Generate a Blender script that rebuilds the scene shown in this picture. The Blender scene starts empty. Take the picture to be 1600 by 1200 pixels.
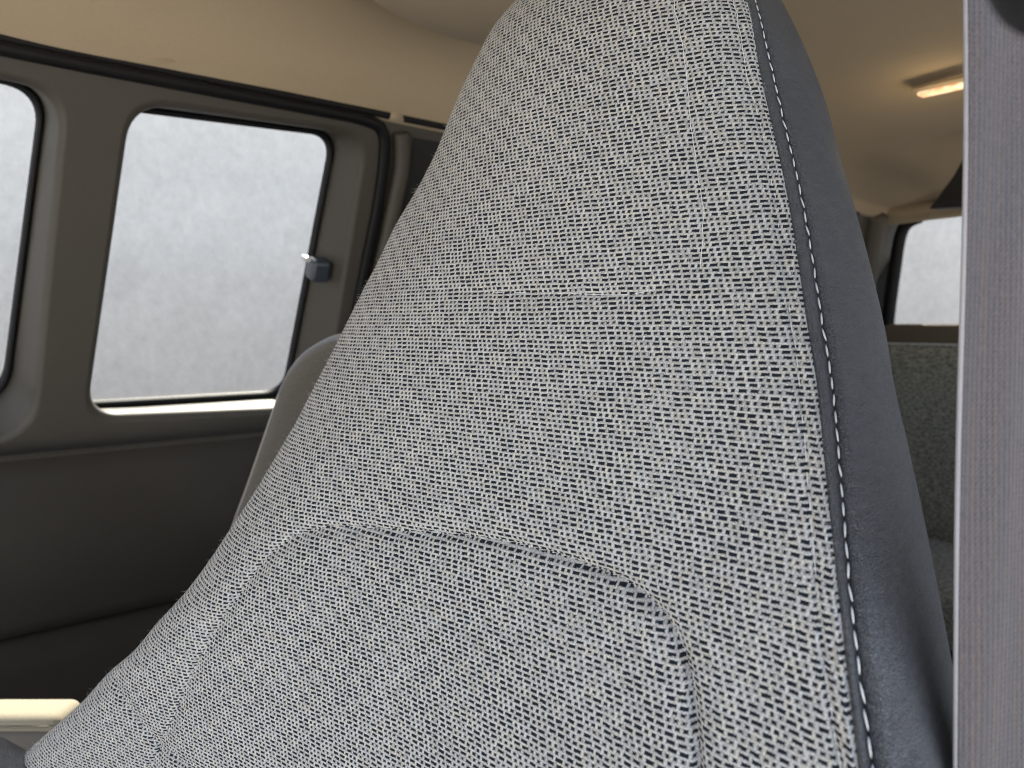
import bpy, bmesh, math, random
import numpy as np
from mathutils import Vector, Matrix
from mathutils.noise import noise as mnoise

random.seed(7); rng = np.random.default_rng(7)
S = bpy.context.scene
COL = S.collection
R = math.radians

# ------------------------------------------------------------------ camera
YAW, PITCH, FPX = R(50.6), R(4.7), 1150.0
EYE = Vector((0, 0, 1.70))
cd = bpy.data.cameras.new('camera'); cam = bpy.data.objects.new('camera', cd); COL.objects.link(cam)
cam.location = EYE; cam.rotation_euler = (math.pi/2 - PITCH, 0, YAW)
cd.sensor_width = 36; cd.lens = FPX/1600*36; cd.clip_start = .02; cd.clip_end = 200
cd.dof.use_dof = True; cd.dof.focus_distance = .50; cd.dof.aperture_fstop = 9.0
S.camera = cam

# ------------------------------------------------------------------ light
SUN_EL, SUN_AZ = R(50), math.atan2(.60, -.85)       # azimuth as an angle from +X
w = bpy.data.worlds.new('World'); S.world = w; w.use_nodes = True
nt = w.node_tree; bg = nt.nodes['Background']
sky = nt.nodes.new('ShaderNodeTexSky'); sky.sky_type = 'NISHITA'; sky.sun_disc = False
sky.sun_elevation = SUN_EL; sky.sun_rotation = math.pi/2 - SUN_AZ; sky.dust_density = 2.5; sky.ozone_density = 1.0
hs = nt.nodes.new('ShaderNodeHueSaturation'); hs.inputs['Saturation'].default_value = .68   # thin high haze
nt.links.new(sky.outputs[0], hs.inputs['Color']); nt.links.new(hs.outputs[0], bg.inputs[0]); bg.inputs[1].default_value = .13
sl = bpy.data.lights.new('sun', 'SUN'); sl.energy = 3.2; sl.angle = R(.6); sl.color = (1, .93, .82)
so = bpy.data.objects.new('sun', sl); COL.objects.link(so)
sd = Vector((math.cos(SUN_AZ)*math.cos(SUN_EL), math.sin(SUN_AZ)*math.cos(SUN_EL), math.sin(SUN_EL)))
so.rotation_euler = sd.to_track_quat('Z', 'Y').to_euler(); so.location = (-6, 3, 8)
S.view_settings.view_transform = 'Standard'; S.view_settings.look = 'None'
S.view_settings.exposure = 1.90; S.view_settings.gamma = 1; S.view_settings.use_curve_mapping = False
S.render.engine = 'CYCLES'
S.cycles.filter_width = 1.0
S.cycles.use_denoising = True; S.cycles.denoising_prefilter = 'NONE'; S.cycles.denoiser = 'OPENIMAGEDENOISE'
S.cycles.denoising_input_passes = 'RGB_ALBEDO_NORMAL'
S.cycles.max_bounces = 10; S.cycles.diffuse_bounces = 6; S.cycles.transparent_max_bounces = 12
S.cycles.sample_clamp_indirect = 6; S.cycles.caustics_reflective = False; S.cycles.caustics_refractive = False

# ------------------------------------------------------------------ picture <-> place
FWD = Vector((-math.sin(YAW)*math.cos(PITCH), math.cos(YAW)*math.cos(PITCH), -math.sin(PITCH)))
RGT = Vector((math.cos(YAW), math.sin(YAW), 0)); UPV = RGT.cross(FWD)
def ray(x, y): return FWD + RGT*((x-800)/FPX) + UPV*((600-y)/FPX)
def atZ(x, y, Z): return EYE + ray(x, y)*Z
ZS = EYE.z - .15                                    # beltline of the side wall
XW, TUM = -1.60, .42                                # inner face of the side wall and how far it leans in
def wallp(x, y, off=0):
    d = ray(x, y)                                   # X = XW - off + TUM*(z-ZS)
    t = (XW - off + TUM*(EYE.z-ZS))/(d.x - TUM*d.z)
    return EYE + d*t
def planeY(x, y, Y): d = ray(x, y); return EYE + d*(Y/d.y)

# ------------------------------------------------------------------ node helpers
class E:
    nt = None
    def __init__(s, o): s.o = o
    @staticmethod
    def m(op, *a, clamp=False):
        n = E.nt.nodes.new('ShaderNodeMath'); n.operation = op; n.use_clamp = clamp
        for i, v in enumerate(a):
            if isinstance(v, E): E.nt.links.new(v.o, n.inputs[i])
            else: n.inputs[i].default_value = v
        return E(n.outputs[0])
    def __add__(s, b): return E.m('ADD', s, b)
    __radd__ = __add__
    def __sub__(s, b): return E.m('SUBTRACT', s, b)
    def __rsub__(s, b): return E.m('SUBTRACT', b, s)
    def __mul__(s, b): return E.m('MULTIPLY', s, b)
    __rmul__ = __mul__
    def __truediv__(s, b): return E.m('DIVIDE', s, b)
def emin(a, b): return E.m('MINIMUM', a, b)
def emax(a, b): return E.m('MAXIMUM', a, b)
def sstep(x, a, b):
    n = E.nt.nodes.new('ShaderNodeMapRange'); n.interpolation_type = 'SMOOTHSTEP'
    E.nt.links.new(x.o, n.inputs[0]); n.inputs[1].default_value = a; n.inputs[2].default_value = b
    n.inputs[3].default_value = 0; n.inputs[4].default_value = 1
    return E(n.outputs[0])
def vec(x, y, z=0.0):
    n = E.nt.nodes.new('ShaderNodeCombineXYZ')
    for i, v in enumerate((x, y, z)):
        if isinstance(v, E): E.nt.links.new(v.o, n.inputs[i])
        else: n.inputs[i].default_value = v
    return n.outputs[0]
def noise(v, scale, detail=2, rough=.5, out=0):
    n = E.nt.nodes.new('ShaderNodeTexNoise'); n.inputs['Scale'].default_value = scale
    n.inputs['Detail'].default_value = detail; n.inputs['Roughness'].default_value = rough
    if v is not None: E.nt.links.new(v, n.inputs['Vector'])
    return E(n.outputs[out])
def white(v):
    n = E.nt.nodes.new('ShaderNodeTexWhiteNoise'); n.noise_dimensions = '3D'
    E.nt.links.new(v, n.inputs['Vector']); return E(n.outputs['Value'])
def voro(v, scale, feature='F1'):
    n = E.nt.nodes.new('ShaderNodeTexVoronoi'); n.feature = feature; n.inputs['Scale'].default_value = scale
    E.nt.links.new(v, n.inputs['Vector']); return E(n.outputs['Distance'])
def mixc(f, a, b):
    n = E.nt.nodes.new('ShaderNodeMix'); n.data_type = 'RGBA'
    if isinstance(f, E): E.nt.links.new(f.o, n.inputs[0])
    else: n.inputs[0].default_value = f
    for i, c in ((6, a), (7, b)):
        if isinstance(c, (tuple, list)): n.inputs[i].default_value = (*c, 1)
        else: E.nt.links.new(c, n.inputs[i])
    return n.outputs[2]
def scalec(c, f):
    n = E.nt.nodes.new('ShaderNodeVectorMath'); n.operation = 'SCALE'
    E.nt.links.new(c, n.inputs[0]); E.nt.links.new(f.o, n.inputs['Scale']); return n.outputs[0]
def bump(h, strength, dist):
    n = E.nt.nodes.new('ShaderNodeBump'); n.inputs['Strength'].default_value = strength
    n.inputs['Distance'].default_value = dist; E.nt.links.new(h.o, n.inputs['Height']); return n.outputs[0]
def newmat(name):
    m = bpy.data.materials.new(name); m.use_nodes = True; E.nt = m.node_tree
    return m, m.node_tree.nodes['Principled BSDF']
def texco(k='Object'):
    n = E.nt.nodes.new('ShaderNodeTexCoord'); return n.outputs[k]
def sep(v):
    n = E.nt.nodes.new('ShaderNodeSeparateXYZ'); E.nt.links.new(v, n.inputs[0])
    return E(n.outputs[0]), E(n.outputs[1]), E(n.outputs[2])
def geo_pos():
    n = E.nt.nodes.new('ShaderNodeNewGeometry'); return n.outputs['Position']

def plain(name, col, rough=.6, grain=400, gs=.15, gd=.0006, mott=.12, mscale=6, spec=.4, sheen=0):
    m, p = newmat(name); pos = geo_pos()
    f = noise(pos, mscale, 4)*(2*mott) + (1-mott)
    f2 = noise(pos, grain, 2)*.24 + .88
    c = mixc(0.0, col, col)
    E.nt.links.new(scalec(c, f*f2), p.inputs['Base Color'])
    p.inputs['Roughness'].default_value = rough; p.inputs['Specular IOR Level'].default_value = spec
    if sheen: p.inputs['Sheen Weight'].default_value = sheen
    E.nt.links.new(bump(noise(pos, grain, 3), gs, gd), p.inputs['Normal'])
    return m

def weave_mat():
    m, p = newmat('tweed_cloth'); L = E.nt.links
    uvn = E.nt.nodes.new('ShaderNodeUVMap'); uvn.uv_map = 'weave'
    uv = uvn.outputs[0]; u0, v0, _ = sep(uv)
    nA = noise(uv, .16, 2); nB = noise(vec(u0+37., v0+11.), .13, 2)
    nC = noise(vec(u0*1.0, v0+91.), .9, 1); nD = noise(vec(u0+55., v0*1.0), .8, 1)
    u = u0 + (nA-.5)*1.0 + (nC-.5)*.26
    v = v0 + (nB-.5)*.5 + (nD-.5)*.13
    row = E.m('FLOOR', v); fv = v - row - .5
    q = E.m('FLOOR', row/3.0); r3 = row - q*3.0
    x = u + r3*.7 + q*7.0
    per = E.m('FLOOR', x/12.0); k = x - per*12.0
    rj = white(vec(row, per, 3.0))
    d = None
    for c, h in ((1.0, 1.06), (4.0, 1.04), (6.5, .45), (8.5, .47), (10.5, .41)):
        dj = E.m('ABSOLUTE', k - (c + 0.0)) - (rj*.22 + (h-.14))
        d = dj if d is None else emin(d, dj)
    cell = E.m('FLOOR', k)
    rw = white(vec(row, cell + per*12.0, 9.0))
    ay = E.m('ABSOLUTE', fv + (rw-.5)*.10)
    big2 = noise(vec(u0+70., v0+5.), .055, 3)
    hy = ay - (rw*.10 + .190) + (big2-.5)*.16
    fib = noise(vec(u0*2.4, v0*3.2), 1.6, 3, .7)
    dd = emax(d*1.0, hy*1.25) + (fib-.5)*.20
    dark = 1.0 - sstep(dd, -.07, .10)
    # heights: warp yarn bars standing between the dark floats, weft yarns between the rows
    kx = k - cell - .5
    warp = 1.0 - E.m('POWER', E.m('ABSOLUTE', kx)*1.9, 2.0)
    wefty = 1.0 - E.m('POWER', (.5 - ay)*2.6, 2.0)
    inrow = 1.0 - sstep(ay, .26, .40)
    light = inrow*warp + (1.0-inrow)*wefty
    strand = noise(vec(u0*1.5 + v0*.8, v0*1.9), 1.5, 3, .8)
    tw = E.m('SINE', (u0*.9 + v0*1.7)*6.5 + fib*5.0)
    tone = emax(light, 0.0)*.62 + .45 + (strand-.5)*2.3 + (rw-.5)*.34 + tw*.05  # yarns darken towards their edges: crevice shade put into the colour
    big = noise(uv, .05, 3)
    tint = noise(vec(u0+200., v0), .35, 2)
    cw = mixc(sstep(tint, .42, .66), (.525, .515, .50), (.56, .53, .475))
    cw = mixc(sstep(noise(vec(u0, v0+300.), .5, 2), .60, .72), cw, (.545, .515, .515))
    cl = scalec(cw, tone*(big*.16+.92))
    cdk = mixc(fib, (.010, .013, .019), (.028, .034, .044))
    L.new(mixc(dark, cl, cdk), p.inputs['Base Color'])
    p.inputs['Roughness'].default_value = .95; p.inputs['Specular IOR Level'].default_value = .15
    p.inputs['Sheen Weight'].default_value = .10; p.inputs['Sheen Roughness'].default_value = .25
    hgt = (1.0-dark)*(emax(light, 0.0)*.6 + .5) + strand*.35
    L.new(bump(hgt, .55, .0011), p.inputs['Normal'])
    return m

def vinyl_mat(name, col, rough=.48):
    m, p = newmat(name); pos = geo_pos(); X, Y, Z = sep(pos)
    n1 = noise(pos, 90, 3, .6)
    a = voro(vec(X + n1*.004, Y + n1*.004, Z*1.5), 620, 'DISTANCE_TO_EDGE')
    wr = noise(vec(X*60.0 + n1*3.0, Y*60.0, Z*330.0), 1.0, 3, .6)
    fine = noise(pos, 1500, 2)
    h = E.m('MINIMUM', a*5.0, .6) + wr*.9 + fine*.35
    c = mixc(noise(pos, 12, 3), tuple(v*.88 for v in col), tuple(v*1.14 for v in col))
    c = scalec(c, E.m('MINIMUM', a*4.0, .5)*.5 + wr*.7 + fine*.5 + .22)
    E.nt.links.new(c, p.inputs['Base Color'])
    E.nt.links.new((noise(pos, 40, 3)*.16 + (rough-.08)).o, p.inputs['Roughness'])
    p.inputs['Specular IOR Level'].default_value = .45
    E.nt.links.new(bump(h, .8, .0016), p.inputs['Normal'])
    return m

def glass_mat():
    m = bpy.data.materials.new('window_glass'); m.use_nodes = True; E.nt = m.node_tree
    n = E.nt.nodes; n.remove(n['Principled BSDF'])
    t = n.new('ShaderNodeBsdfTransparent'); t.inputs[0].default_value = (.92, .94, .92, 1)
    g = n.new('ShaderNodeBsdfGlossy'); g.inputs['Roughness'].default_value = .03
    fr = n.new('ShaderNodeFresnel'); fr.inputs[0].default_value = 1.45
    mx = n.new('ShaderNodeMixShader')
    E.nt.links.new(E.m('MULTIPLY', E(fr.outputs[0]), .5).o, mx.inputs[0])
    E.nt.links.new(t.outputs[0], mx.inputs[1]); E.nt.links.new(g.outputs[0], mx.inputs[2])
    E.nt.links.new(mx.outputs[0], n['Material Output'].inputs[0]); return m

def plaster_mat():
    m, p = newmat('pale_plaster'); pos = geo_pos()
    a = noise(pos, 3.0, 5, .65); b = noise(pos, 22, 4, .7); c = noise(pos, 60, 2)
    f = a*.34 + b*.40 + c*.06 + .60
    spot = sstep(noise(pos, 14, 3, .7), .66, .76)
    base = mixc(spot*.35, (.75, .69, .625), (.44, .41, .37))
    E.nt.links.new(scalec(base, f), p.inputs['Base Color']); p.inputs['Roughness'].default_value = .25
    E.nt.links.new(bump(b, .3, .004), p.inputs['Normal']); return m

def belt_mat():
    m, p = newmat('belt_webbing'); u, v, _ = sep(texco('UV'))
    rib = E.m('SINE', u*math.pi*2*17)
    xx = E.m('SINE', v*2600.0 + rib*1.4)
    n = noise(vec(u*60.0, v*210.0), 1.0, 4, .7)
    f = rib*.20 + xx*.05 + n*1.9 + .07
    c = mixc(sstep(noise(vec(u*9.0, v*9.0), 1.0, 2), .4, .62), (.092, .081, .086), (.108, .087, .084))
    E.nt.links.new(scalec(c, f), p.inputs['Base Color'])
    p.inputs['Roughness'].default_value = .6; p.inputs['Sheen Weight'].default_value = .25
    E.nt.links.new(bump(rib*.5 + xx*.3 + n*.3, .5, .0008), p.inputs['Normal']); return m

def blurfab_mat(name, c1, c2, sc):
    m, p = newmat(name); pos = geo_pos(); X, Y, Z = sep(pos)
    n = noise(vec(X*1.0, Y*1.0, Z*2.2), sc, 3, .75)
    E.nt.links.new(mixc(sstep(n, .36, .62), c1, c2), p.inputs['Base Color'])
    p.inputs['Roughness'].default_value = .95; p.inputs['Sheen Weight'].default_value = .2
    E.nt.links.new(bump(n, .5, .002), p.inputs['Normal']); return m

M = dict(
    tweed=weave_mat(), vinyl=vinyl_mat('navy_grey_vinyl', (.112, .117, .126)),
    thread=plain('pale_thread', (.82, .82, .80), .7, 3000, .2, .0002, .1, 60),
    fuzz=plain('lint', (.55, .53, .49), .9, 2000, .1, .0002, .1, 60),
    liner=plain('tan_headliner', (.475, .39, .27), 1.0, 500, .05, .0006, .05, 4, .1, .1),
    trim=plain('grey_trim', (.086, .077, .064), .5, 700, .25, .0008, .10, 5, .4),
    lower=plain('charcoal_trim', (.046, .040, .032), .62, 700, .3, .0008, .14, 4, .3),
    rubber=plain('black_rubber', (.008, .008, .009), .55, 500, .2, .0006, .1, 9, .3),
    cream=plain('cream_plastic', (.60, .50, .33), .6, 700, .2, .0006, .06, 6),
    latch=plain('slate_plastic', (.055, .068, .09), .3, 900, .1, .0003, .06, 9, .6),
    glint=plain('pale_glint', (.8, .8, .8), .2, 900, .05, .0002, .03, 9, 1),
    cloth2=blurfab_mat('taupe_cloth', (.048, .038, .025), (.115, .093, .062), 420),
    cloth3=blurfab_mat('olive_cloth', (.11, .107, .085), (.36, .35, .295), 90),
    vinyl2=vinyl_mat('grey_vinyl', (.30, .30, .32), .4),
    beige=plain('beige_cloth', (.36, .32, .24), .9, 500, .3, .001, .08, 9, .1, .2),
    glass=glass_mat(), plaster=plaster_mat(), belt=belt_mat(),
    concrete=plain('pale_concrete', (.42, .40, .37), .9, 60, .3, .003, .2, 1.2, .2),
    carpet=plain('grey_carpet', (.16, .15, .14), .95, 500, .5, .003, .2, 7, .1),
    edge=plain('belt_edge_highlight', (.42, .40, .41), .5, 900, .2, .0004, .15, 60, .5),  # paler than the webbing: edge highlight put into the colour
    taupe=plain('taupe_plastic', (.15, .135, .115), .7, 500, .3, .001, .1, 9, .3),
    brown=plain('brown_trim', (.20, .155, .11), .6, 600, .3, .001, .1, 9, .3),
    dark=plain('dark_plastic', (.02, .02, .021), .5, 600, .2, .0006, .1, 8, .4),
    paint=plain('white_paint', (.7, .7, .7), .3, 300, .05, .0003, .05, 3, .5),
)
def lens_mat():
    m, p = newmat('lit_lamp_lens'); pos = geo_pos()
    n = noise(pos, 45, 2)
    c = mixc(sstep(n, .42, .58), (1.0, .42, .20), (1.0, .83, .55))
    E.nt.links.new(c, p.inputs['Emission Color']); p.inputs['Emission Strength'].default_value = .25
    p.inputs['Base Color'].default_value = (.7, .5, .35, 1); p.inputs['Roughness'].default_value = .3
    return m
M['lens'] = lens_mat()

# ------------------------------------------------------------------ object helpers
def link(name, me, mat, parent=None, smooth=True):
    if mat: me.materials.append(mat)
    if smooth: me.polygons.foreach_set('use_smooth', [True]*len(me.polygons))
    o = bpy.data.objects.new(name, me); COL.objects.link(o)
    if parent: o.parent = parent; o.matrix_parent_inverse = parent.matrix_world.inverted()
    return o
def from_py(name, vs, fs, mat, parent=None, smooth=True):
    me = bpy.data.meshes.new(name); me.from_pydata([tuple(v) for v in vs], [], fs); me.update()
    return link(name, me, mat, parent, smooth)
def from_bm(name, bm, mat, parent=None, smooth=True):
    bmesh.ops.recalc_face_normals(bm, faces=bm.faces)
    me = bpy.data.meshes.new(name); bm.to_mesh(me); bm.free(); return link(name, me, mat, parent, smooth)
def empty(name, loc):
    o = bpy.data.objects.new(name, None); COL.objects.link(o); o.location = loc; o.empty_display_size = .05
    bpy.context.view_layer.update(); return o
def tag(o, label=None, cat=None, group=None, kind=None):
    for k, v in (('label', label), ('category', cat), ('group', group), ('kind', kind)):
        if v: o[k] = v
    return o
def autosmooth(o, ang=35):
    me = o.data; bm = bmesh.new(); bm.from_mesh(me)
    for e in bm.edges:
        if len(e.link_faces) == 2 and e.calc_face_angle(0) > R(ang): e.smooth = False
    bm.to_mesh(me); bm.free()
def rbox(name, c, size, mat, parent=None, rad=.01, rot=None, seg=4):
    bm = bmesh.new(); bmesh.ops.create_cube(bm, size=1)
    bmesh.ops.scale(bm, vec=size, verts=bm.verts)
    if rad: bmesh.ops.bevel(bm, geom=list(bm.edges), offset=rad, segments=seg, affect='EDGES', profile=.5)
    if rot: bmesh.ops.rotate(bm, matrix=Matrix(rot) if not hasattr(rot, 'to_3x3') else rot.to_3x3(), verts=bm.verts)
    bmesh.ops.translate(bm, vec=c, verts=bm.verts)
    return from_bm(name, bm, mat, parent)
def tube_into(vs, fs, pts, rad, n=8, cap=True):
    base = len(vs); pts = [Vector(p) for p in pts]; up = Vector((.3, .2, 1)).normalized()
    for i, p in enumerate(pts):
        t = (pts[min(i+1, len(pts)-1)] - pts[max(i-1, 0)]).normalized()
        a = t.cross(up).normalized(); b = t.cross(a)
        r = rad[i] if isinstance(rad, (list, tuple)) else rad
        for k in range(n):
            th = 2*math.pi*k/n; vs.append(p + (a*math.cos(th) + b*math.sin(th))*r)
    for i in range(len(pts)-1):
        for k in range(n):
            k2 = (k+1) % n
            fs.append((base+i*n+k, base+i*n+k2, base+(i+1)*n+k2, base+(i+1)*n+k))
    if cap:
        fs.append(tuple(base+k for k in range(n))[::-1]); fs.append(tuple(base+(len(pts)-1)*n+k for k in range(n)))
def tube(name, pts, rad, mat, parent=None, n=10):
    vs, fs = [], []; tube_into(vs, fs, pts, rad, n); return from_py(name, vs, fs, mat, parent)
def smoothpath(pts, per=8):
    P = [Vector(p) for p in pts]; out = []
    for i in range(len(P)-1):
        a, b, c, d = P[max(i-1, 0)], P[i], P[i+1], P[min(i+2, len(P)-1)]
        for k in range(per):
            t = k/per
            out.append(.5*((2*b)+(c-a)*t+(2*a-5*b+4*c-d)*t*t+(-a+3*b-3*c+d)*t**3))
    out.append(P[-1]); return out
def round_loop(pts, rad, n=8):
    """closed polygon of 3D points with each corner rounded; same vertex count for every quad"""
    out = []; m = len(pts)
    if not isinstance(rad, (list, tuple)): rad = [rad]*m
    for i in range(m):
        p, a, b = Vector(pts[i]), Vector(pts[i-1]), Vector(pts[(i+1) % m])
        da, db = (a-p), (b-p); r = rad[i]
        pa = p + da.normalized()*min(r, da.length*.49); pb = p + db.normalized()*min(r, db.length*.49)
        for k in range(n+1):
            t = k/n; out.append(pa*(1-t)**2 + p*2*t*(1-t) + pb*t*t)
    return out
def bridge(name, loops, mat, parent, closed=True, smooth=True):
    n = len(loops[0]); vs = [p for L in loops for p in L]; fs = []
    for i in range(len(loops)-1):
        for k in range(n if closed else n-1):
            k2 = (k+1) % n; fs.append((i*n+k, i*n+k2, (i+1)*n+k2, (i+1)*n+k))
    return from_py(name, vs, fs, mat, parent, smooth)
def panel(name, outer, holes, mat, parent):
    bm = bmesh.new(); edges = []
    for lp in [outer]+holes:
        v = [bm.verts.new(p) for p in lp]
        edges += [bm.edges.new((v[i], v[(i+1) % len(v)])) for i in range(len(v))]
    bmesh.ops.triangle_fill(bm, use_beauty=True, edges=edges, use_dissolve=False)
    return from_bm(name, bm, mat, parent, smooth=False)

# ------------------------------------------------------------------ surroundings
g = from_py('ground', [(-60, -60, 0), (60, -60, 0), (60, 60, 0), (-60, 60, 0)], [(0, 1, 2, 3)], M['concrete'], None, False)
tag(g, 'pale concrete ground around the van', None, None, 'structure')
o = rbox('plaster_wall', (-4.6, 1.5, 1.75), (.25, 14, 3.5), M['plaster'], None, .01)
tag(o, 'pale grey mottled plaster wall seen through the side windows', 'wall', None, 'thing')
o = rbox('plaster_wall', (1.0, 7.2, 1.9), (10.9, .25, 3.8), M['plaster'], None, .01)
tag(o, 'pale grey plaster wall seen through the small rear window', 'wall', None, 'thing')

# ------------------------------------------------------------------ the van
van = empty('passenger_van', (-.8, 1.2, 0))
tag(van, 'inside of a van with grey side walls and tan headliner', 'van')
ZE = EYE.z + .426                                   # where headliner meets side wall
XE = XW + TUM*(ZE-ZS)
ZL = ZS - .12                                       # seam under the windows

# side wall, upper: leaning panel with two window openings
Y0, Y1 = -1.4, 3.25
def wq(pts, off=0): return [wallp(x, y, off) for x, y in pts]
WIN = [
    dict(open=[(198, 146), (580, 203), (508, 646), (126, 664)],
         glass=[(150, 168), (519, 214), (443, 612), (105, 631)],
         orad=[.07, .07, .07, .07], grad=[.045, .05, .05, .04],
         label='side window between two pillars with a small slide latch'),
    dict(open=[(-620, -20), (112, 134), (58, 690), (-640, 770)],
         glass=[(-700, 10), (64, 142), (2, 622), (-700, 700)],
         orad=[.07, .07, .09, .07], grad=[.05, .06, .07, .05],
         label='side window cut off by the left edge of the photo'),
]
holes = [round_loop(wq(W_['open']), W_['orad'], 10) for W_ in WIN]
def onwall(Y, z): return Vector((XW + TUM*(z-ZS), Y, z))
outer = [onwall(Y0, ZS-.02), onwall(Y1, ZS-.02), onwall(Y1, ZE), onwall(Y0, ZE)]
# split the open panel at the belt so the lower wall can hang straight
for h in holes:
    pass
zmin = min(p.z for h in holes for p in h) - .02
outer[0] = onwall(Y0, zmin); outer[1] = onwall(Y1, zmin)
panel('side_trim', outer, [h[::-1] for h in holes], M['trim'], van)
cenY = lambda lp: sum((p for p in lp), Vector())/len(lp)
for W_, h in zip(WIN, holes):
    gl = round_loop(wq(W_['glass'], .10), W_['grad'], 10)
    c0, c1 = cenY(h), cenY(gl)
    out = Vector((-1, 0, TUM)).normalized()
    def inset(lp, k, off):
        c = cenY(lp); return [p + (c-p).normalized()*k + out*off for p in lp]
    l0 = h; l1 = inset(h, .004, .0006); l2 = inset(h, .009, .003); l3 = inset(h, .014, .008); l4 = inset(h, .017, .016)
    seal_out = [p + (p-c1).normalized()*.011 for p in gl]
    seal_out2 = [p + (p-c1).normalized()*.014 for p in gl]
    wdw = bridge('window', [l0, l1, l2, l3, l4, seal_out2], M['trim'], van)
    tag(wdw, W_['label'])
    sl_ = bridge('seal', [seal_out2, [p - out*.007 for p in seal_out], [p - out*.008 + (c1-p).normalized()*-.004 for p in gl], gl, [p + (c1-p).normalized()*.001 + out*.01 for p in gl]], M['rubber'], wdw)
    sl_.parent = wdw
    gp = [p + out*.004 for p in gl]
    from_py('pane', gp, [tuple(range(len(gp)))], M['glass'], wdw, False)
    W_['ob'] = wdw
# latch on the right frame of the near window
a = wallp(497, 421, .05); nrm = Vector((1, 0, -TUM)).normalized()
rot = Matrix((nrm, Vector((0, 1, 0)), nrm.cross(Vector((0, 1, 0))).normalized())).transposed()
rbox('latch', a, (.045, .042, .050), M['latch'], WIN[0]['ob'], .010, rot)
rbox('latch_glint', wallp(479, 404, .06), (.022, .020, .012), M['glint'], WIN[0]['ob'], .004, rot)  # pale block added as the bright glint on the latch corner

# black strip as the gap's shadow under the headliner; seal of the side door
def wallbox_strip(name, path_px, wpx, off, mat, thick=.012):
    pts = smoothpath([wallp(x, y, off) for x, y in path_px], 10)
    return tube(name, pts, wpx, mat, van, 10)
gap = [(-500, -34), (0, 74), (280, 130), (500, 172), (572, 188), (597, 205), (600, 245), (590, 320), (574, 400), (556, 490), (538, 580), (520, 660), (480, 900)]
wallbox_strip('door_seal', gap, .0125, -.002, M['rubber'])
gap2 = [(-500, -55), (0, 58), (300, 119), (700, 199), (1000, 262), (1340, 333)]
wallbox_strip('liner_gap_shadow', gap2, .010, .004, M['rubber'])
# vertical trim roll right of the seal, with a flat dark sheet beyond
roll = [(628, 208), (628, 260), (612, 340), (592, 430), (570, 520), (540, 650)]
tube('pillar_trim', smoothpath([wallp(x, y, -.012) for x, y in roll], 8), .017, M['trim'], van, 14)
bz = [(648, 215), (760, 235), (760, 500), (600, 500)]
from_py('pillar_dark_sheet', [wallp(x, y, -.004) for x, y in bz], [(3, 2, 1, 0)], M['dark'], van, False)
# soft pillar rib between the windows
# lower wall
lowsec = [(onwall(0, zmin).x, zmin), (onwall(0, zmin).x+.006, zmin-.006), (XW+.012, zmin-.05), (XW+.03, ZL-.03)]
def extr(name, sec, ya, yb, mat, parent=van, smooth=True):
    vs = [(x, y, z) for y in (ya, yb) for x, z in sec]; n = len(sec)
    fs = [(i, i+1, n+i+1, n+i) for i in range(n-1)]
    return from_py(name, vs, fs, mat, parent, smooth)
# seams traced on the straight lower wall
def lowp(x, y, X): d = ray(x, y); return EYE + d*((X)/d.x)
XL = XW + .0
za = lowp(0, 718, XL).z
zb = lowp(0, 1003, XL).z
x0 = onwall(0, zmin).x
extr('belt_trim', [(x0, zmin), (XL-.004, zmin-.02), (XL, za+.006), (XL-.012, za)], Y0, Y1, M['trim'])
extr('wall_panel', [(XL-.012, za), (XL+.004, za-.007), (XL+.010, za-.05), (XL+.012, zb+.03), (XL+.006, zb+.006), (XL-.01, zb)], Y0, Y1, M['lower'])
extr('wall_panel', [(XL-.01, zb), (XL+.012, zb-.008), (XL+.03, zb-.06), (XL+.04, .62)], Y0, Y1, M['lower'])

# headliner: cove then nearly flat roof
HZ = EYE.z + .60
sec = []
for k in range(13):
    t = k/12; th = t*math.pi/2
    sec.append((XE + .005 + .20*(1-math.cos(th)), ZE - .002 + (HZ-ZE)*math.sin(th)))
sec = [(XE-.03, ZE-.012), (XE-.004, ZE-.012)] + sec
for k in range(1, 33): sec.append((-1.1596 + (1.04)*k/32, HZ + .035*math.sin(math.pi*k/32)))
sec += [(.02, HZ-.05), (.08, HZ-.16)]
n = len(sec); ys = list(np.linspace(-1.35, 3.22, 100))
vs, fs = [], []
for j, Y in enumerate(ys):
    ss = lambda t: max(0, min(1, t))**2*(3-2*max(0, min(1, t)))
    for i, (x, z) in enumerate(sec):
        wgt = ss((z-ZE)/(HZ-ZE)) if i > 1 and i < n-2 else 0
        dz = -.13*max(0, Y-1.92)/1.28 + .10*ss((Y-2.45)/.16)*ss((3.05-Y)/.25)*ss((x+1.12)/.2)
        vs.append((x, Y, z + dz*wgt))
for j in range(len(ys)-1):
    for i in range(n-1): fs.append((j*n+i, j*n+i+1, (j+1)*n+i+1, (j+1)*n+i))
liner = from_py('headliner', vs, fs, M['liner'], van)
# roof skin and outer shell, so no daylight leaks past the liner
rbox('roof', (-.8, .95, HZ+.09), (1.75, 4.65, .03), M['paint'], van, .01)
rbox('floor', (-.8, 1.1, .60), (1.8, 4.4, .04), M['carpet'], van, .01)
# driver's side behind the door opening
rbox('pillar', (.07, .62, 1.42), (.07, .16, 1.6), M['trim'], van, .02)
rbox('wall_panel', (.10, 2.0, 1.05), (.05, 2.6, .95), M['lower'], van, .01)
rbox('side_rail', (.08, 2.0, 2.20), (.05, 2.6, .16), M['trim'], van, .02)
rbox('pillar', (.09, 1.9, 1.80), (.05, .10, .66), M['trim'], van, .015)
rbox('pillar', (.09, 3.18, 1.80), (.05, .16, .66), M['trim'], van, .015)
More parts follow.
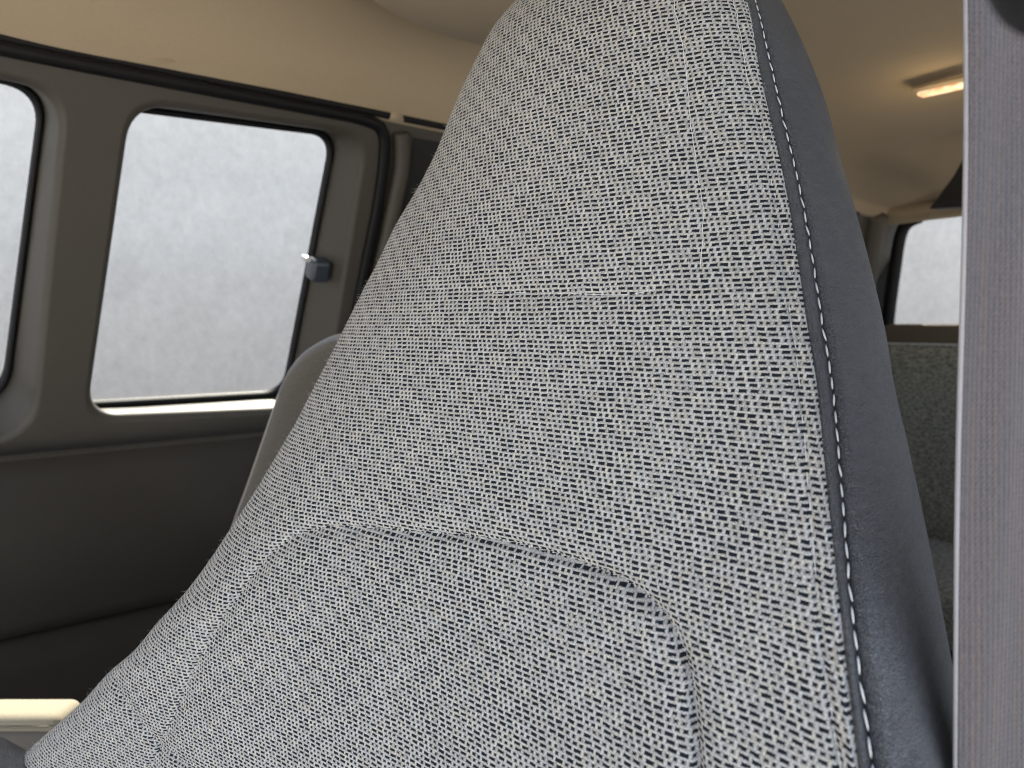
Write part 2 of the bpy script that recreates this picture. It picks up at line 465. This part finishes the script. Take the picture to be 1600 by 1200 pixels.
# buttons on the headliner
def onliner(x, y):
    d = ray(x, y); best = None
    for k in range(200, 4000):
        p = EYE + d*(k*.001)
        if p.z >= ZE:
            xx = max(0, min(1, (p.x - XE)/.2)); zz = ZE + (HZ-ZE)*math.sqrt(max(0, 1-(1-xx)**2))
            if p.z >= zz - .0005: return p
    return p
def oval(name, x0, x1, y0, y1, mat, th=.006, lift=.0):
    a = onliner(x0, (y0+y1)/2); b = onliner(x1, (y0+y1)/2)
    c = (a+b)/2; hw = (b-a).length/2; L1 = (b-a).normalized(); tt = onliner((x0+x1)/2, y0); bb = onliner((x0+x1)/2, y1)
    L2 = (tt-bb); hh = L2.length/2; L2.normalize(); N = L1.cross(L2).normalized()
    if N.dot(EYE-c) < 0: N = -N
    vs, fs = [], []; n = 28; prof = [(1.0, -.004), (1.0, th*.5), (.93, th), (.0, th*1.1)]
    for s, h in prof:
        for k in range(n):
            an = 2*math.pi*k/n; vs.append(c + L1*math.cos(an)*hw*s + L2*math.sin(an)*hh*s + N*(h+lift))
    for i in range(3):
        for k in range(n): k2 = (k+1) % n; fs.append((i*n+k, i*n+k2, (i+1)*n+k2, (i+1)*n+k))
    return from_py(name, vs, fs, mat, van)
oval('trim_button', 222, 276, 92, 101, M['liner'])
oval('trim_button', 588, 634, 178, 198, M['liner'], .010)
oval('coat_hook', 1380, 1411, 190, 197, M['liner'], .008)
# ceiling lamp
c = atZ(1466, 132, 1.86)
lh = onliner(1478, 128)
lamp = rbox('ceiling_lamp', lh + Vector((0, 0, -.006)), (.15, .05, .016), M['cream'], van, .010)
rbox('lens', lh + Vector((0, -.0, -.018)), (.125, .036, .010), M['lens'], lamp, .007)
ld = bpy.data.lights.new('lamp_light', 'POINT'); ld.energy = .11; ld.color = (1, .74, .42); ld.shadow_soft_size = .03
lo = bpy.data.objects.new('lamp_light', ld); COL.objects.link(lo); lo.location = lh + Vector((0, 0, -.10)); lo.parent = lamp
# overhead duct pod that bulges from the headliner
pc = EYE + ray(815, -60)*1.15 + Vector((0, 0, .03))
bm = bmesh.new(); bmesh.ops.create_uvsphere(bm, u_segments=48, v_segments=24, radius=1)
for v in bm.verts:
    x, y, z = v.co; z = max(z, -1)
    v.co = Vector((x*.30, y*.34, z*.155))
bmesh.ops.translate(bm, vec=pc + Vector((0, 0, .03)), verts=bm.verts)
from_bm('roof_duct', bm, M['liner'], van)

# rear end: corner post, door with window
YR = 3.20
def rq(pts, Y=YR): return [planeY(x, y, Y) for x, y in pts]
ro = round_loop(rq([(1372, 342), (1850, 300), (1850, 512), (1362, 512)]), [.07, .07, .03, .03], 10)
rg = round_loop(rq([(1404, 348), (1780, 305), (1780, 506), (1382, 506)], YR+.05), [.07, .06, .02, .02], 10)
ZT = HZ + .05
rear_outer = [Vector((XW-.02, YR, .6)), Vector((.12, YR, .6)), Vector((.12, YR, ZT)), Vector((XW-.02, YR, ZT))]
panel('rear_door', rear_outer, [ro[::-1]], M['trim'], van)
c1 = cenY(rg)
rw_ = bridge('window', [ro, [p+Vector((0, .01, 0)) for p in ro], [p + (p-c1).normalized()*.012 for p in rg]], M['rubber'], van)
tag(rw_, 'small rear window beside the hanging belt')
bridge('seal', [[p + (p-c1).normalized()*.012 for p in rg], [p+Vector((0, -.006, 0)) + (p-c1).normalized()*.006 for p in rg], rg], M['rubber'], rw_)
from_py('pane', [p+Vector((0, .004, 0)) for p in rg], [tuple(range(len(rg)))], M['glass'], rw_, False)
# arched header over the rear window and pale post cover
hd = smoothpath([planeY(x, y, YR-.12) for x, y in [(1250, 330), (1335, 337), (1392, 337), (1440, 331), (1510, 322), (1700, 296)]], 10)
tube('header_trim', hd, .036, M['liner'], van, 14)
po = smoothpath([wallp(x, y, -.012) for x, y in [(1372, 338), (1364, 375), (1354, 430), (1344, 500), (1338, 560)]], 8)
tube('post_cover', po, .040, M['taupe'], van, 14)
ps = smoothpath([planeY(x, y, YR-.06) for x, y in [(1470, 335), (1428, 343), (1408, 365), (1397, 430), (1388, 500), (1384, 560)]], 8)
tube('window_gasket', ps, [.012]*6+[.024]*(len(ps)-6), M['rubber'], van, 14)
# dark wedge-shaped slab ahead of the rear door
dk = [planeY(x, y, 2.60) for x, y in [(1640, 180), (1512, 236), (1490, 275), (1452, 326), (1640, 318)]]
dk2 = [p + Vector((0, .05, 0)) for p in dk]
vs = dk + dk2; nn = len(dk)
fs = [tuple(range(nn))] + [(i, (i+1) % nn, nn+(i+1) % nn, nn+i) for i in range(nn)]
from_py('dark_wedge', vs, fs, M['dark'], van, False)
rbox('sill_ledge', planeY(1440, 523, YR-.06) + Vector((.3, 0, 0)), (1.2, .05, .085), M['brown'], van, .012)

# ------------------------------------------------------------------ upholstered rear seats
def outline_seat(name, label, pts, thick, fab, edge, edge_r, puff, N=Vector((0, -1, 0)), tiltb=.0, cat='seat'):
    """closed outline (3D, in the seat's front plane) -> puffed front, rim roll, shell behind"""
    root = empty(name, (sum((p.x for p in pts))/len(pts), pts[0].y, .62)); tag(root, label, cat)
    c = cenY(pts); loops = []
    for s, d in ((1.0, 0), (.97, .35), (.92, .6), (.8, .82), (.6, .94), (.35, 1.0), (0.0, 1.0)):
        loops.append([c + (p-c)*s + N*puff*d for p in pts])
    bridge('backrest', loops, fab, root)
    bridge('shell', [[p for p in pts], [p - N*thick*.5 + (p-c).normalized()*.012 for p in pts], [p - N*thick for p in pts], [c - N*thick + (p-c)*.02 for p in pts]], edge, root)
    vs, fs = [], []; loop = pts + [pts[0], pts[1]]
    tube_into(vs, fs, loop, edge_r, 10, False); from_py('piping', vs, fs, edge, root)
    return root
# second row captain seat
YS = .47
left = [(348, 880), (371, 812), (394, 750), (427, 655), (447, 600), (468, 567), (494, 545), (534, 528)]
L3 = [planeY(x, y, YS) for x, y in left]
topz = max(p.z for p in L3); xm = L3[-1].x + .17
right = [Vector((2*xm-p.x, p.y, p.z)) for p in L3[::-1]]
bottom_l = [Vector((L3[0].x-.02, YS, 1.12))]; bottom_r = [Vector((2*xm-L3[0].x+.02, YS, 1.12))]
pts = smoothpath(bottom_l + L3 + [Vector((xm, YS, topz+.012))] + right + bottom_r, 6)
s2 = outline_seat('bucket_seat', 'taupe cloth seat back with pale piping behind the tweed seat', pts, .10, M['cloth2'], M['vinyl2'], .0065, .035)
# its cushion
cu = atZ(60, 1098, 1.03)
cx0 = cu.x + .0
cbm_c = Vector((cu.x+.28, cu.y+.10, cu.z-.085))
rbox('cushion', (cx0+.30, .17, .98), (.50, .52, .15), M['cloth2'], s2, .035, None, 6)
ang = YAW
aend = atZ(112, 1104, 1.0); actr = aend - RGT*.20
rbox('armrest', actr + Vector((0, 0, -.012)), (.40, .060, .024), M['beige'], s2, .014, Matrix.Rotation(YAW, 3, 'Z'), 5)
rbox('armrest_shaded_side', actr + RGT*.02 + Vector((0, 0, -.10)), (.40, .05, .16), M['taupe'], s2, .015, Matrix.Rotation(YAW, 3, 'Z'), 3)  # darker side piece: shade below the sunlit top, put into the colour
rbox('seat_frame', (cx0+.27, .17, .83), (.42, .42, .38), M['lower'], s2, .03)
# rear bench
YB = 2.45
bl = planeY(1250, 541, YB); br = planeY(1700, 541, YB); zt = planeY(1440, 541, YB).z
pts = round_loop([Vector((bl.x, YB, .95)), Vector((br.x, YB, .95)), Vector((br.x, YB, zt)), Vector((bl.x, YB, zt))], [.03, .03, .05, .05], 8)
s3 = outline_seat('bench_seat', 'olive grey cloth bench seat in front of the rear window', pts, .12, M['cloth3'], M['cloth3'], .006, .03, cat='seat')
rbox('cushion', ((bl.x+br.x)/2, YB-.28, .97), (abs(br.x-bl.x), .5, .15), M['cloth3'], s3, .04, None, 5)
rbox('seat_frame', ((bl.x+br.x)/2, YB-.25, .76), (abs(br.x-bl.x)*.8, .40, .27), M['lower'], s3, .02)

# ------------------------------------------------------------------ the tweed seat (main subject)
def curve(tab):
    a = np.array(tab, float); xs, ys = a[:, 1], a[:, 0]
    from_y = ys; n = len(a)
    m = np.gradient(xs, from_y)
    def f(y):
        y = np.asarray(y, float); i = np.clip(np.searchsorted(from_y, y)-1, 0, n-2)
        h = from_y[i+1]-from_y[i]; t = (y-from_y[i])/h
        return ((2*t**3-3*t**2+1)*xs[i] + (t**3-2*t**2+t)*h*m[i] + (-2*t**3+3*t**2)*xs[i+1] + (t**3-t**2)*h*m[i+1])
    return f
XLf = curve([(-130, 985), (-95, 918), (-50, 855), (0, 806), (40, 772), (90, 745), (140, 721), (190, 700), (240, 680), (300, 649), (350, 619), (410, 590), (450, 569), (500, 544), (550, 519), (600, 493), (660, 462), (715, 430), (770, 397), (820, 364), (880, 324), (925, 290), (975, 244), (1020, 206), (1045, 176), (1095, 130), (1140, 80), (1200, 12), (1290, -90)])
XSf = curve([(-130, 1090), (-60, 1146), (0, 1167), (110, 1187), (213, 1210), (300, 1229), (397, 1245), (500, 1260), (600, 1276), (700, 1286), (800, 1296), (900, 1307), (1000, 1318), (1100, 1329), (1200, 1341), (1290, 1352)])
XTf = curve([(-130, 1104), (-60, 1160), (0, 1180), (83, 1200), (200, 1227), (283, 1247), (390, 1267), (500, 1284), (600, 1300), (765, 1315), (960, 1332), (1080, 1347), (1190, 1362), (1290, 1377)])
XRf = curve([(-130, 1140), (-60, 1186), (0, 1221), (43, 1243), (90, 1264), (150, 1287), (250, 1314), (343, 1341), (435, 1365), (525, 1385), (600, 1397), (700, 1420), (840, 1450), (1000, 1481), (1100, 1500), (1200, 1520), (1290, 1540)])

def polydist(px, py, poly):
    """distance and side to an open polyline, arrays"""
    best = np.full(px.shape, 1e9); side = np.zeros(px.shape); tpos = np.zeros(px.shape)
    P = np.array(poly, float)
    for i in range(len(P)-1):
        a, b = P[i], P[i+1]; d = b-a; L2 = d@d
        t = np.clip(((px-a[0])*d[0]+(py-a[1])*d[1])/L2, 0, 1)
        dx = px-(a[0]+t*d[0]); dy = py-(a[1]+t*d[1]); D = np.hypot(dx, dy)
        s = np.sign(d[0]*dy-d[1]*dx); m = D < best
        best = np.where(m, D, best); side = np.where(m, s, side); tpos = np.where(m, (i+t)/(len(P)-1), tpos)
    return best, side, tpos
def dense(poly, per=8): return [(p.x, p.y) for p in smoothpath([Vector((x, y, 0)) for x, y in poly], per)]
INS = dense([(170, 1330), (205, 1260), (245, 1180), (285, 1090), (322, 1010), (360, 950), (400, 893), (440, 850), (485, 828), (540, 822), (620, 827), (700, 833), (780, 843), (860, 861), (925, 883), (978, 906), (1020, 937), (1052, 975), (1072, 1020), (1085, 1080), (1092, 1150), (1096, 1220), (1098, 1330)])
BOL = dense([(178, 1060), (195, 1090), (222, 1128), (252, 1163), (300, 1200), (350, 1232)])
HED = dense([(560, 436), (640, 448), (720, 455), (800, 457), (900, 459), (980, 460), (1040, 446), (1075, 415)])
TOP1 = dense([(1046, -60), (1052, 0), (1064, 57), (1073, 122), (1078, 180), (1087, 250), (1099, 335), (1094, 420)])
TOP2 = dense([(1130, -60), (1146, 0), (1158, 60), (1168, 123), (1184, 176), (1200, 253), (1212, 320), (1221, 393), (1236, 500), (1250, 600), (1262, 750), (1275, 900), (1290, 1050), (1312, 1190), (1325, 1280)])

CR, SR_ = math.cos(R(18)), math.sin(R(18))
def baseZ(px, py):
    """depth of the seat's front along the view axis: a reclined, slightly dished face"""
    u = (px-800)/FPX; v = (600-py)/FPX
    low = np.clip((py-350)/600, 0, 1); top = 1-low
    u0 = (XLf(py)+XSf(py))/2; u0 = (u0-800)/FPX; hw = (XSf(py)-XLf(py))/2/FPX
    # integrate the turning of the face in 24 steps from the reference column
    uref = 0.0; K = 24; Zc = .485*.809*CR/(CR*.809 - SR_*v)
    du = (u-uref)/K; lnz = np.zeros(np.shape(px))
    for k in range(K):
        uu = uref + du*(k+.5); s = np.clip((uu-u0)/hw, -1.3, 1.6)
        al = np.radians(37 + np.where(s < 0, 13, 5)*s*low - 13*s*top)
        lnz += -np.tan(al)/(1+uu*np.tan(al))*du
    return Zc*np.exp(lnz)
def fulldepth(px, py, crease=True):
    px = np.asarray(px, float); py = np.asarray(py, float)
    Z = baseZ(px, py); xl, xs, xr = XLf(py), XSf(py), XRf(py)
    wl = np.interp(py, [0, 500, 900, 1200], [130, 100, 80, 80])
    q = np.clip(1-(px-xl)/wl, 0, 1); Z = Z + .036*(1-np.sqrt(np.maximum(1-q**2, 0)))
    st = xs - np.interp(py, [0, 400, 1200], [95, 70, 45]); q = np.clip((px-st)/(xr-st), 0, 1)
    Z = Z + .105*(1-np.sqrt(np.maximum(1-q**2.2, 0)))
    q = np.clip((60-py)/190, 0, 1); Z = Z + .12*(1-np.sqrt(np.maximum(1-q**2, 0)))
    if crease:
        inside = (px < xs+2)
        d, s, _ = polydist(px, py, INS)
        inn = s > 0                                   # the insert lies on this side
        Z = Z + np.where(inside, .0038*np.exp(-(d/np.where(inn, 9, 5))**2) + .0016*np.exp(-(d/30)**2), 0)
        Z = Z - np.where(inside & inn, .0035*np.clip(d/90, 0, 1)*(2-np.clip(d/90, 0, 1)), 0)*.8
        Z = Z - np.where(inside & ~inn, .0010*np.exp(-((d-28)/26)**2), 0)
        d, s, _ = polydist(px, py, BOL); Z = Z + .0032*np.exp(-(d/4)**2) + .0016*np.exp(-(d/22)**2)
        d, s, t = polydist(px, py, HED); Z = Z + (.0020*np.exp(-(d/5)**2) + .0020*np.exp(-(d/30)**2))*np.clip(np.sin(t*3.14)*1.6, 0, 1)
        d, s, _ = polydist(px, py, TOP1); Z = Z + .0013*np.exp(-(d/6)**2)
        d, s, _ = polydist(px, py, TOP2); Z = Z + np.where(px < xs, .0018*np.exp(-(d/5)**2), 0)
        Z = Z - np.where(inside, .0016*np.exp(-((px-(xs-9))/6)**2), 0)
    return Z
def worldpts(px, py, Z):
    F = np.array(FWD); Rr = np.array(RGT); U = np.array(UPV); e = np.array(EYE)
    return e + Z[..., None]*(F + Rr*((px-800)/FPX)[..., None] + U*((600-py)/FPX)[..., None])
# low-frequency lumps of stuffed cloth
def lumps(P):
    f = np.zeros(P.shape[:-1]); it = np.ndindex(f.shape)
    for ij in it:
        p = P[ij]; f[ij] = mnoise(Vector(p*9))*.6 + mnoise(Vector(p*23))*.3
    return f

yy = np.linspace(-128, 1285, 330)
sp = np.linspace(0, 1, 420); sj = .5-.5*np.cos(np.pi*sp); sj = .45*sj + .55*(1-(1-sp)**1.7); sj = (sj-sj[0])/(sj[-1]-sj[0])
sj = np.concatenate([(sp[:30]/sp[30])**2*sj[30], sj[30:]])
PY = np.repeat(yy[:, None], len(sj), 1)
PX = XLf(PY) + (XSf(PY)-XLf(PY))*sj[None, :]
Zf = fulldepth(PX, PY)
Pw = worldpts(PX, PY, Zf)
sub = Pw[::6, ::6]; lf = lumps(sub)
li = np.clip(np.arange(Pw.shape[0])/6, 0, sub.shape[0]-1.001); lj = np.clip(np.arange(Pw.shape[1])/6, 0, sub.shape[1]-1.001)
i0 = li.astype(int); j0 = lj.astype(int); fi = (li-i0)[:, None]; fj = (lj-j0)[None, :]
LM = (lf[i0][:, j0]*(1-fi)*(1-fj) + lf[i0+1][:, j0]*fi*(1-fj) + lf[i0][:, j0+1]*(1-fi)*fj + lf[i0+1][:, j0+1]*fi*fj)
edge = np.clip((PX-XLf(PY))/80, 0, 1)*np.clip((XSf(PY)-PX)/40, 0, 1)
Zf = Zf + LM*.0028*edge
Pw = worldpts(PX, PY, Zf)
# weave coordinates: rows level, columns by distance across the cloth
ob = YAW; A = np.array(RGT*math.cos(R(35)) - Vector((FWD.x, FWD.y, 0)).normalized()*math.sin(R(35)))
A[2] = 0; A /= np.linalg.norm(A)
dP = np.diff(Pw, axis=1); dA = dP@A; dz = dP[..., 2]
seg = np.sqrt(np.maximum((dP**2).sum(-1)-dz**2, 1e-12)); exc = np.concatenate([np.zeros((len(yy), 1)), np.cumsum(seg-np.abs(dA), axis=1)], 1)
jc = 210; exc = exc - exc[:, jc:jc+1]
ua = (Pw@A) + exc
CELL, ROW = .00203, .00330
wu = ua/CELL + 400; kz = (.0036-.00295)/.36; wv = np.log(np.maximum(.00295 + kz*(Pw[..., 2]-1.55), .0015))/kz/CR   # rows open up towards the top
def gridmesh(name, P, mat, parent, mask=None, UV=None, flip=False):
    nr, nc = P.shape[:2]; idx = np.arange(nr*nc).reshape(nr, nc)
    q = np.stack([idx[:-1, :-1], idx[:-1, 1:], idx[1:, 1:], idx[1:, :-1]], -1)
    if not flip: q = q[..., ::-1]
    q = q.reshape(-1, 4)
    if mask is not None: q = q[mask.reshape(-1)]
    used = np.unique(q); remap = np.full(nr*nc, -1); remap[used] = np.arange(len(used)); q2 = remap[q]
    me = bpy.data.meshes.new(name); me.from_pydata(P.reshape(-1, 3)[used].tolist(), [], q2.tolist()); me.update()
    if UV is not None:
        lay = me.uv_layers.new(name='weave'); f = UV.reshape(-1, 2)[q].reshape(-1, 2)
        lay.data.foreach_set('uv', f.astype(np.float32).ravel())
    return link(name, me, mat, parent)
seat = empty('driver_seat', (-.45, .45, .62))
tag(seat, 'high backed seat in black and pale grey tweed cloth with dark vinyl sides', 'seat')
cxm = (PX[:-1, :-1]+PX[1:, 1:])/2; cym = (PY[:-1, :-1]+PY[1:, 1:])/2
d, s, _ = polydist(cxm, cym, INS); isins = (s > 0) & (cym > 815)
hedy = np.interp(cxm, [p[0] for p in HED[:60]], [p[1] for p in HED[:60]]); ishead = (cym < np.where(cxm > 1040, 440, hedy))
UVw = np.stack([wu, wv], -1)
UVi = np.stack([wu+7.3, wv+2.45], -1)
gridmesh('headrest', Pw, M['tweed'], seat, ishead & ~isins, UVw)
gridmesh('backrest', Pw, M['tweed'], seat, ~ishead & ~isins, UVw)
gridmesh('backrest_insert', Pw, M['tweed'], seat, isins, UVi)

# vinyl side with rolled edge
sv = np.concatenate([np.linspace(0, 1, 26)[:-1]*1.0, 1 + np.linspace(0, 1, 70)])
yv = np.linspace(-128, 1285, 330); VY = np.repeat(yv[:, None], len(sv), 1)
t1 = np.clip(sv, 0, 1)[None, :]; t2 = np.clip(sv-1, 0, 1)[None, :]; t2 = 1-(1-t2)**1.8
VX = XSf(VY)-3 + (XTf(VY)-XSf(VY)+3)*t1 + (XRf(VY)-XTf(VY))*t2
Zv = fulldepth(VX, VY, False)
roll_ = np.where(sv[None, :] <= 1, .0045 - .0066*np.sin(np.pi*np.clip(t1, 0, 1)**.9)**.7, 0)
stitchg = .0006*np.exp(-((VX-XTf(VY))/3.0)**2)
puff = -.0025*np.clip(t2*6, 0, 1)*np.clip((1-t2)*3, 0, 1) + .0024*(sv[None, :] > 1)*(1-np.clip(t2*6, 0, 1))
Zv = Zv + roll_ + stitchg + puff*(sv[None, :] > 1)
wr = np.sin(VY/4.6 + np.sin(VY/31)*3)*.00022*np.exp(-((VX-XTf(VY)-8)/12)**2)
Zv = Zv + wr
Pv = worldpts(VX, VY, Zv)
gridmesh('side_panel', Pv, M['vinyl'], seat)
# back of the seat, closing the volume
Lp = Pw[:, 0]; Rp = Pv[:, -1]
e = np.array(EYE); rl = Lp-e; rl /= np.linalg.norm(rl, axis=1)[:, None]; rr = Rp-e; rr /= np.linalg.norm(rr, axis=1)[:, None]
toR = Rp-Lp; toR /= np.linalg.norm(toR, axis=1)[:, None]
rings = [Rp, Rp + rr*.03 - toR*.004, Rp + rr*.07 - toR*.022, Rp + rr*.10 - toR*.06, Lp + rl*.09 + toR*.08, Lp + rl*.06 + toR*.03, Lp + rl*.025 + toR*.006, Lp]
Bk = np.stack(rings, 1)
gridmesh('seat_shell', Bk, M['vinyl'], seat)
# top cap closing the opening over the last row
cap = np.concatenate([Pw[0], Pv[0][1:], Bk[0][1:-1]]); cc = cap.mean(0)
capl = []
for k in range(7):
    th = k/6*math.pi/2; capl.append([Vector(cc + (p-cc)*math.cos(th)*.999 + np.array([0, 0, .022*math.sin(th)])) for p in cap])
bridge('seat_cap', capl, M['vinyl'], seat)
# lower part of the seat down to the cushion, out of the picture
cu_c = (-.40, .12, 1.04)
rbox('cushion', cu_c, (.50, .50, .14), M['tweed'], seat, .045, None, 6)
rbox('seat_base', (-.40, .16, .80), (.40, .40, .34), M['dark'], seat, .02)

# topstitching on the vinyl
def surfpt(x, y, crease=True, lift=.0):
    x = np.array([float(x)]); y = np.array([float(y)]); Z = fulldepth(x, y, crease) - lift
    return Vector(worldpts(x, y, Z)[0])
def along(fx, y0, y1, pitch, crease, lift):
    ys = np.linspace(y0, y1, 900); xs = np.array([float(fx(y)) for y in ys])
    Z = fulldepth(xs, ys, crease) - lift; P = worldpts(xs, ys, Z)
    L = np.concatenate([[0], np.cumsum(np.linalg.norm(np.diff(P, axis=0), axis=1))])
    return P, L
P, L = along(XTf, -110, 1280, .01, False, 0)
vs, fs = [], []; s = 0.0; pitch = .0102
def atL(P, L, s): return Vector([np.interp(s, L, P[:, k]) for k in range(3)])
while s < L[-1]-pitch:
    ln = pitch*random.uniform(.70, .80); pts = []
    a, b = atL(P, L, s), atL(P, L, s+ln); vdir = (EYE-a).normalized(); sw = RGT*random.uniform(-.0004, .0008)
    for k in range(7):
        t = k/6; p = a.lerp(b, t) + vdir*(-.0006+.0011*math.sin(math.pi*t)**.6) + sw*(t-.5)*1.6
        pts.append(p)
    tube_into(vs, fs, pts, [.00022, .00042, .0005, .00052, .0005, .00042, .00022], 7)
    s += pitch*random.uniform(.98, 1.02)
from_py('topstitching', vs, fs, M['thread'], seat)
# thin pale seam threads on the cloth
for poly, dip in ((TOP1, .0), (TOP2, .1), (HED[16:-10], .75)):
    X = np.array([p[0] for p in poly]); Y = np.array([p[1] for p in poly])
    Zt = fulldepth(X, Y); P = worldpts(X, Y, Zt)
    L = np.concatenate([[0], np.cumsum(np.linalg.norm(np.diff(P, axis=0), axis=1))])
    pts = []; s = 0.0
    while s < L[-1]:
        p = atL(P, L, s); vd = (EYE-p).normalized()
        h = math.sin(s/.0056*math.pi*1.0)*.55 + mnoise(Vector((s*140, 3, 7)))*1.3 - dip
        pts.append(p + vd*(.0001+.0007*h) + RGT*(.0009*mnoise(Vector((s*90, 1, 2))))); s += .0011
    tube('seam_thread', pts, .00028, M['thread'], seat, 6)
# lint standing off the cloth
vs, fs = [], []
def fibre(x, y, ln, out):
    p = surfpt(x, y); d1 = (out + Vector((random.gauss(0, .5), random.gauss(0, .5), random.gauss(0, .5)))).normalized()
    d2 = (d1 + Vector((random.gauss(0, .6), random.gauss(0, .6), random.gauss(0, .6)))).normalized()
    pts = [p, p+d1*ln*.35, p+d1*ln*.6+d2*ln*.2, p+d1*ln*.7+d2*ln*.5]
    r = random.uniform(.00005, .0001); tube_into(vs, fs, pts, [r, r, r*.8, r*.5], 4)
for _ in range(520):
    y = random.uniform(-20, 1200); x = float(XLf(y)) + abs(random.gauss(0, 4)) + .3
    fibre(x, y, random.choice([.0015, .002, .003, .0045])*random.uniform(.6, 1.2), -RGT*1.0 + UPV*random.uniform(-.2, .5) - FWD*.3)
for _ in range(900):
    y = random.uniform(0, 1200); x = random.uniform(float(XLf(y))+20, float(XSf(y))-4)
    fibre(x, y, random.uniform(.002, .005), -FWD*.35 + RGT*random.uniform(-1, 1) + UPV*random.uniform(-1, 1))
for _ in range(160):
    y = random.uniform(0, 1200); x = float(XSf(y)) - abs(random.gauss(0, 2)) - .5
    fibre(x, y, random.uniform(.001, .0025), -FWD*.3 + RGT)
fz = from_py('lint', vs, fs, M['fuzz'], seat); fz['kind'] = 'stuff'
# fold-down armrest on the inboard side
ap = [atZ(-110, 1195, .70), atZ(-40, 1222, .69), atZ(40, 1275, .67), atZ(150, 1350, .64)]
tube('armrest', smoothpath(ap, 6), .040, M['vinyl'], seat, 20)

# ------------------------------------------------------------------ shoulder belt
belt = empty('seat_belt', (.0, .45, 1.0))
tag(belt, 'lavender grey webbing strap hanging down at the right edge', 'seat belt')
nv, nu = 90, 30; vs, uvs = [], []; wdt = .047
for i in range(nv):
    t = i/(nv-1); py = -260 + t*1800
    pxl = 1509.5 - 16.5*np.clip(py/1200, -.3, 1.4) + 1.2*math.sin(py/140); Zb = .300
    a = atZ(pxl, py, Zb); dirw = (RGT*.93 + FWD*.36).normalized()
    for j in range(nu):
        s = j/(nu-1); bow = .0022*math.sin(math.pi*s) + .001*math.sin(s*9+py/200)
        vs.append(a + dirw*s*wdt - FWD*bow); uvs.append((s, t*1.4*.33))
fs = [(i*nu+j, i*nu+j+1, (i+1)*nu+j+1, (i+1)*nu+j) for i in range(nv-1) for j in range(nu-1)]
bo = from_py('webbing', vs, fs, M['belt'], belt)
lay = bo.data.uv_layers.new(name='UVMap')
for lp in bo.data.loops: lay.data[lp.index].uv = uvs[lp.vertex_index]
sm = bo.modifiers.new('thick', 'SOLIDIFY'); sm.thickness = .0013
for s_ in (0.0, 1.0):
    pts = [Vector(vs[i*nu + (0 if s_ == 0 else nu-1)]) for i in range(0, nv, 1)]
    tube('selvedge', pts, .0011, M['edge'], belt, 8)
# dark ball close to the camera, above the belt
rg_c = atZ(1668, -72, .13)
bm = bmesh.new(); bmesh.ops.create_uvsphere(bm, u_segments=24, v_segments=16, radius=1)
bmesh.ops.scale(bm, vec=(.0125, .0125, .0140), verts=bm.verts); bmesh.ops.translate(bm, vec=rg_c, verts=bm.verts)
from_bm('dark_ball', bm, M['dark'], belt)
